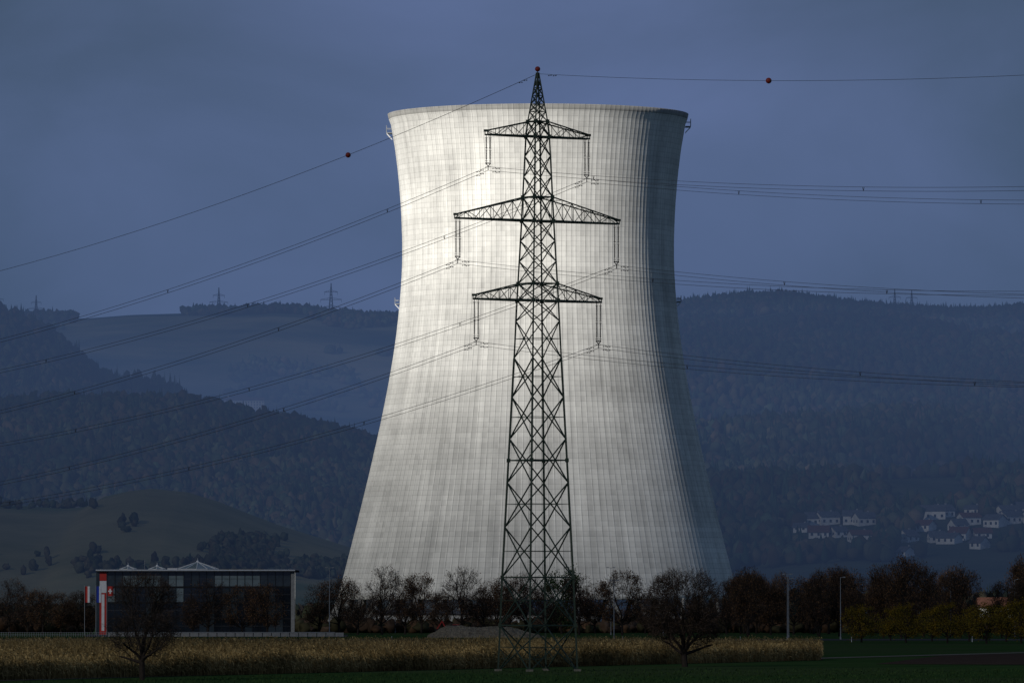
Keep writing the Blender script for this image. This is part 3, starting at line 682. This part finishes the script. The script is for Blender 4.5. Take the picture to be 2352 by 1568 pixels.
# ------------------------------------------------------------ houses
def house(loc,w,d,h,rh,rot,roof='roof',name='white_house'):
    b=MB(); b.box(-w/2,w/2,-d/2,d/2,-6,h,'plaster')
    o=.6
    b.add([(-w/2,-d/2,h),(w/2,-d/2,h),(w/2,d/2,h),(-w/2,d/2,h),(-w/2,0,h+rh),(w/2,0,h+rh)],[(0,4,3),(1,2,5)],'plaster')
    t=.25
    for s in(-1,1):
        y0=s*(d/2+o); z0=h-o*rh/(d/2)
        b.add([(-w/2-o,y0,z0+.03),(w/2+o,y0,z0+.03),(w/2+o,0,h+rh+.03),(-w/2-o,0,h+rh+.03),(-w/2-o,y0,z0+t),(w/2+o,y0,z0+t),(w/2+o,0,h+rh+t),(-w/2-o,0,h+rh+t)],[(0,1,2,3),(4,5,6,7),(0,1,5,4),(1,2,6,5),(0,3,7,4)],roof)
    nf=max(1,int(h/2.7)); nw=max(2,int(w/3))
    for f in range(nf):
        for k in range(nw):
            x=-w/2+(k+.5)*w/nw; z=.9+f*2.7
            b.box(x-.6,x+.6,-d/2-.04,-d/2+.05,z,z+1.3,'window'); b.box(x-.65,x+.65,-d/2-.12,-d/2,z-.12,z-.02,'conc')
        for k in(-1,1): b.box(-w/2-.04,-w/2+.05,k*d*.22-.5,k*d*.22+.5,.9+f*2.7,2.2+f*2.7,'window')
    b.box(w*.2,w*.2+.8,-.3+d*.1,.5+d*.1,h,h+rh+.9,'conc')
    o=b.obj(name,loc); o.rotation_euler=(0,0,rot)
for (sx,sy,w,h),p in zip(VIL,HP):
    house(p,w*.78,7.5,h*.72,random.uniform(1.8,3.0),random.uniform(-.8,.8),random.choice(['roof','roofg','roofg']))
x,y,z=A.at(560,940); house((x,y,z),42,14,9,3,.1)
x,y,z=A.at(545,928); house((x,y,z),20,12,7,3,.3)
for sx,D,w in((2060,2080,26),(2330,2050,22),(2000,2060,14)): house((WX(sx,D),D,0),w,10,7,2.5,0,'roof','farm_building')
house((WX(1120,1850),1850,0),60,12,5,.8,0,'roofg','warehouse')
x,y,z=E.at(372,1120); b=MB()
for dx in(-.6,.6): b.beam((dx,0,-2),(dx*.3,0,9),.12,'galv')
for i in range(8): b.beam((-.6+.06*i,0,i),(.55-.06*i,0,i+1),.07,'galv')
b.obj('radio_mast',(x,y,z))
# ------------------------------------------------------------ cloud shade sheet / sun / world
EL=math.radians(23); AZ=math.radians(38)
sd=Vector((-math.cos(EL)*math.sin(AZ),-math.cos(EL)*math.cos(AZ),math.sin(EL)))
def cloud():  # unseen sheet added to shade the land, gap shaped to sunlight the tower
    Hc=2000.; tgt=Vector((TX,TD,106)); k=(Hc-tgt.z)/sd.z; gc=tgt+sd*k
    m,nt,o=newmat('cloud_shade_sheet'); N=nt.nodes.new; L=nt.links.new
    tc=N('ShaderNodeTexCoord')
    nz=N('ShaderNodeTexNoise'); nz.inputs['Scale'].default_value=.006; nz.inputs['Detail'].default_value=4; L(tc.outputs['Object'],nz.inputs['Vector'])
    sc=N('ShaderNodeVectorMath'); sc.operation='MULTIPLY'; sc.inputs[1].default_value=(1,1,0); L(tc.outputs['Object'],sc.inputs[0])
    ln=N('ShaderNodeVectorMath'); ln.operation='LENGTH'; L(sc.outputs[0],ln.inputs[0])
    ad=N('ShaderNodeMath'); ad.operation='MULTIPLY_ADD'; L(nz.outputs['Fac'],ad.inputs[0]); ad.inputs[1].default_value=70; 
    s2=N('ShaderNodeMath'); s2.operation='SUBTRACT'; L(ln.outputs['Value'],s2.inputs[0]); s2.inputs[1].default_value=35; L(s2.outputs[0],ad.inputs[2])
    mr=N('ShaderNodeMapRange'); L(ad.outputs[0],mr.inputs[0]); mr.inputs[1].default_value=0; mr.inputs[2].default_value=400; 
    r=N('ShaderNodeValToRGB'); L(mr.outputs[0],r.inputs[0]); cr=r.color_ramp
    cr.elements[0].position=.07; cr.elements[0].color=(1,1,1,1); cr.elements[1].position=.88; cr.elements[1].color=(0,0,0,1)
    for p_,v_ in((.17,.82),(.26,.60),(.38,.41),(.50,.28),(.66,.20),(.76,.08)):
        e=cr.elements.new(p_); e.color=(v_,v_,v_,1)
    n2=N('ShaderNodeTexNoise'); n2.inputs['Scale'].default_value=.0022; n2.inputs['Detail'].default_value=3; L(tc.outputs['Object'],n2.inputs['Vector'])
    m2=N('ShaderNodeMapRange'); L(n2.outputs['Fac'],m2.inputs[0]); m2.inputs[1].default_value=.4; m2.inputs[2].default_value=.65; m2.inputs[3].default_value=.06; m2.inputs[4].default_value=.18
    mxx=N('ShaderNodeMath'); mxx.operation='MAXIMUM'; L(r.outputs[0],mxx.inputs[0]); L(m2.outputs[0],mxx.inputs[1])
    t=N('ShaderNodeBsdfTransparent'); d=N('ShaderNodeBsdfDiffuse'); d.inputs[0].default_value=(.6,.62,.66,1)
    mx=N('ShaderNodeMixShader'); L(mxx.outputs[0],mx.inputs[0]); L(d.outputs[0],mx.inputs[1]); L(t.outputs[0],mx.inputs[2]); L(mx.outputs[0],o.inputs['Surface'])
    M['cloud']=m; nx,ny=60,110; V=[];
    for j in range(ny):
        for i in range(nx):
            x=-2600+5200*i/(nx-1); y=-3600+10800*j/(ny-1); rr=math.hypot(x,y)
            V.append((x,y,(float(fbm(x/900,y/900,2))*500+60)*smooth((rr-500)/800)))
    b=MB(); b.add(V,[(j*nx+i,j*nx+i+1,(j+1)*nx+i+1,(j+1)*nx+i) for j in range(ny-1) for i in range(nx-1)],'cloud'); ob=b.obj('cloud_shade_sheet',gc)
cloud()
sl=bpy.data.lights.new('sun','SUN'); sl.energy=5.0; sl.angle=math.radians(.53); sl.color=(1,.97,.91)
so=bpy.data.objects.new('sun',sl); col.objects.link(so); so.rotation_euler=(-sd).to_track_quat('-Z','Y').to_euler(); so.location=(0,0,300)
w=bpy.data.worlds.new('World'); scene.world=w; w.use_nodes=True; nt=w.node_tree; nt.nodes.clear(); N=nt.nodes.new; L=nt.links.new
o=N('ShaderNodeOutputWorld'); sky=N('ShaderNodeTexSky'); sky.sky_type='NISHITA'; sky.sun_disc=False; sky.sun_elevation=EL; sky.sun_rotation=math.radians(180)+AZ
b1=N('ShaderNodeBackground'); b1.inputs[1].default_value=.06; L(sky.outputs[0],b1.inputs[0])
tc=N('ShaderNodeTexCoord'); mp=N('ShaderNodeMapping'); mp.inputs['Scale'].default_value=(17,17,30); mp.inputs['Location'].default_value=(3.1,0,1.7); L(tc.outputs['Generated'],mp.inputs[0])
nz=N('ShaderNodeTexNoise'); nz.inputs['Scale'].default_value=1; nz.inputs['Detail'].default_value=5; nz.inputs['Roughness'].default_value=.5; nz.inputs['Distortion'].default_value=.3; L(mp.outputs[0],nz.inputs[0])
sp=N('ShaderNodeSeparateXYZ'); L(tc.outputs['Generated'],sp.inputs[0])
def mt(op,a,b=None,c=None):
    n=N('ShaderNodeMath'); n.operation=op
    for i,q in enumerate((a,b,c)):
        if q is None: continue
        if isinstance(q,(int,float)): n.inputs[i].default_value=q
        else: L(q,n.inputs[i])
    return n.outputs[0]
gx=mt('MULTIPLY',mt('ADD',sp.outputs[0],.002),1/.075); g2=mt('MINIMUM',mt('MULTIPLY',gx,gx),1.2)
fac=mt('ADD',mt('MULTIPLY',mt('SUBTRACT',nz.outputs['Fac'],.5),1.5),mt('SUBTRACT',.76,mt('MULTIPLY',g2,.5)))
r=N('ShaderNodeValToRGB'); L(fac,r.inputs[0]); r.color_ramp.elements[0].color=(.050,.084,.140,1); r.color_ramp.elements[1].color=(.112,.160,.315,1)
hz=N('ShaderNodeMapRange'); L(sp.outputs[2],hz.inputs[0]); hz.inputs[1].default_value=.035; hz.inputs[2].default_value=.085; hz.inputs[3].default_value=1.38; hz.inputs[4].default_value=.97
b2=N('ShaderNodeBackground'); L(r.outputs[0],b2.inputs[0]); L(hz.outputs[0],b2.inputs[1])
mx=N('ShaderNodeMixShader'); mx.inputs[0].default_value=.98; L(b1.outputs[0],mx.inputs[1]); L(b2.outputs[0],mx.inputs[2]); L(mx.outputs[0],o.inputs[0])
# ------------------------------------------------------------ camera
cd=bpy.data.cameras.new('camera'); cd.sensor_width=36; cd.lens=36*F/2352; cd.clip_start=1; cd.clip_end=30000
co=bpy.data.objects.new('camera',cd); col.objects.link(co); co.location=(0,0,CH); co.rotation_euler=(math.pi/2+math.atan((YH-784)/F),0,0)
scene.camera=co
scene.view_settings.view_transform='Standard'; scene.view_settings.look='None'; scene.view_settings.exposure=0
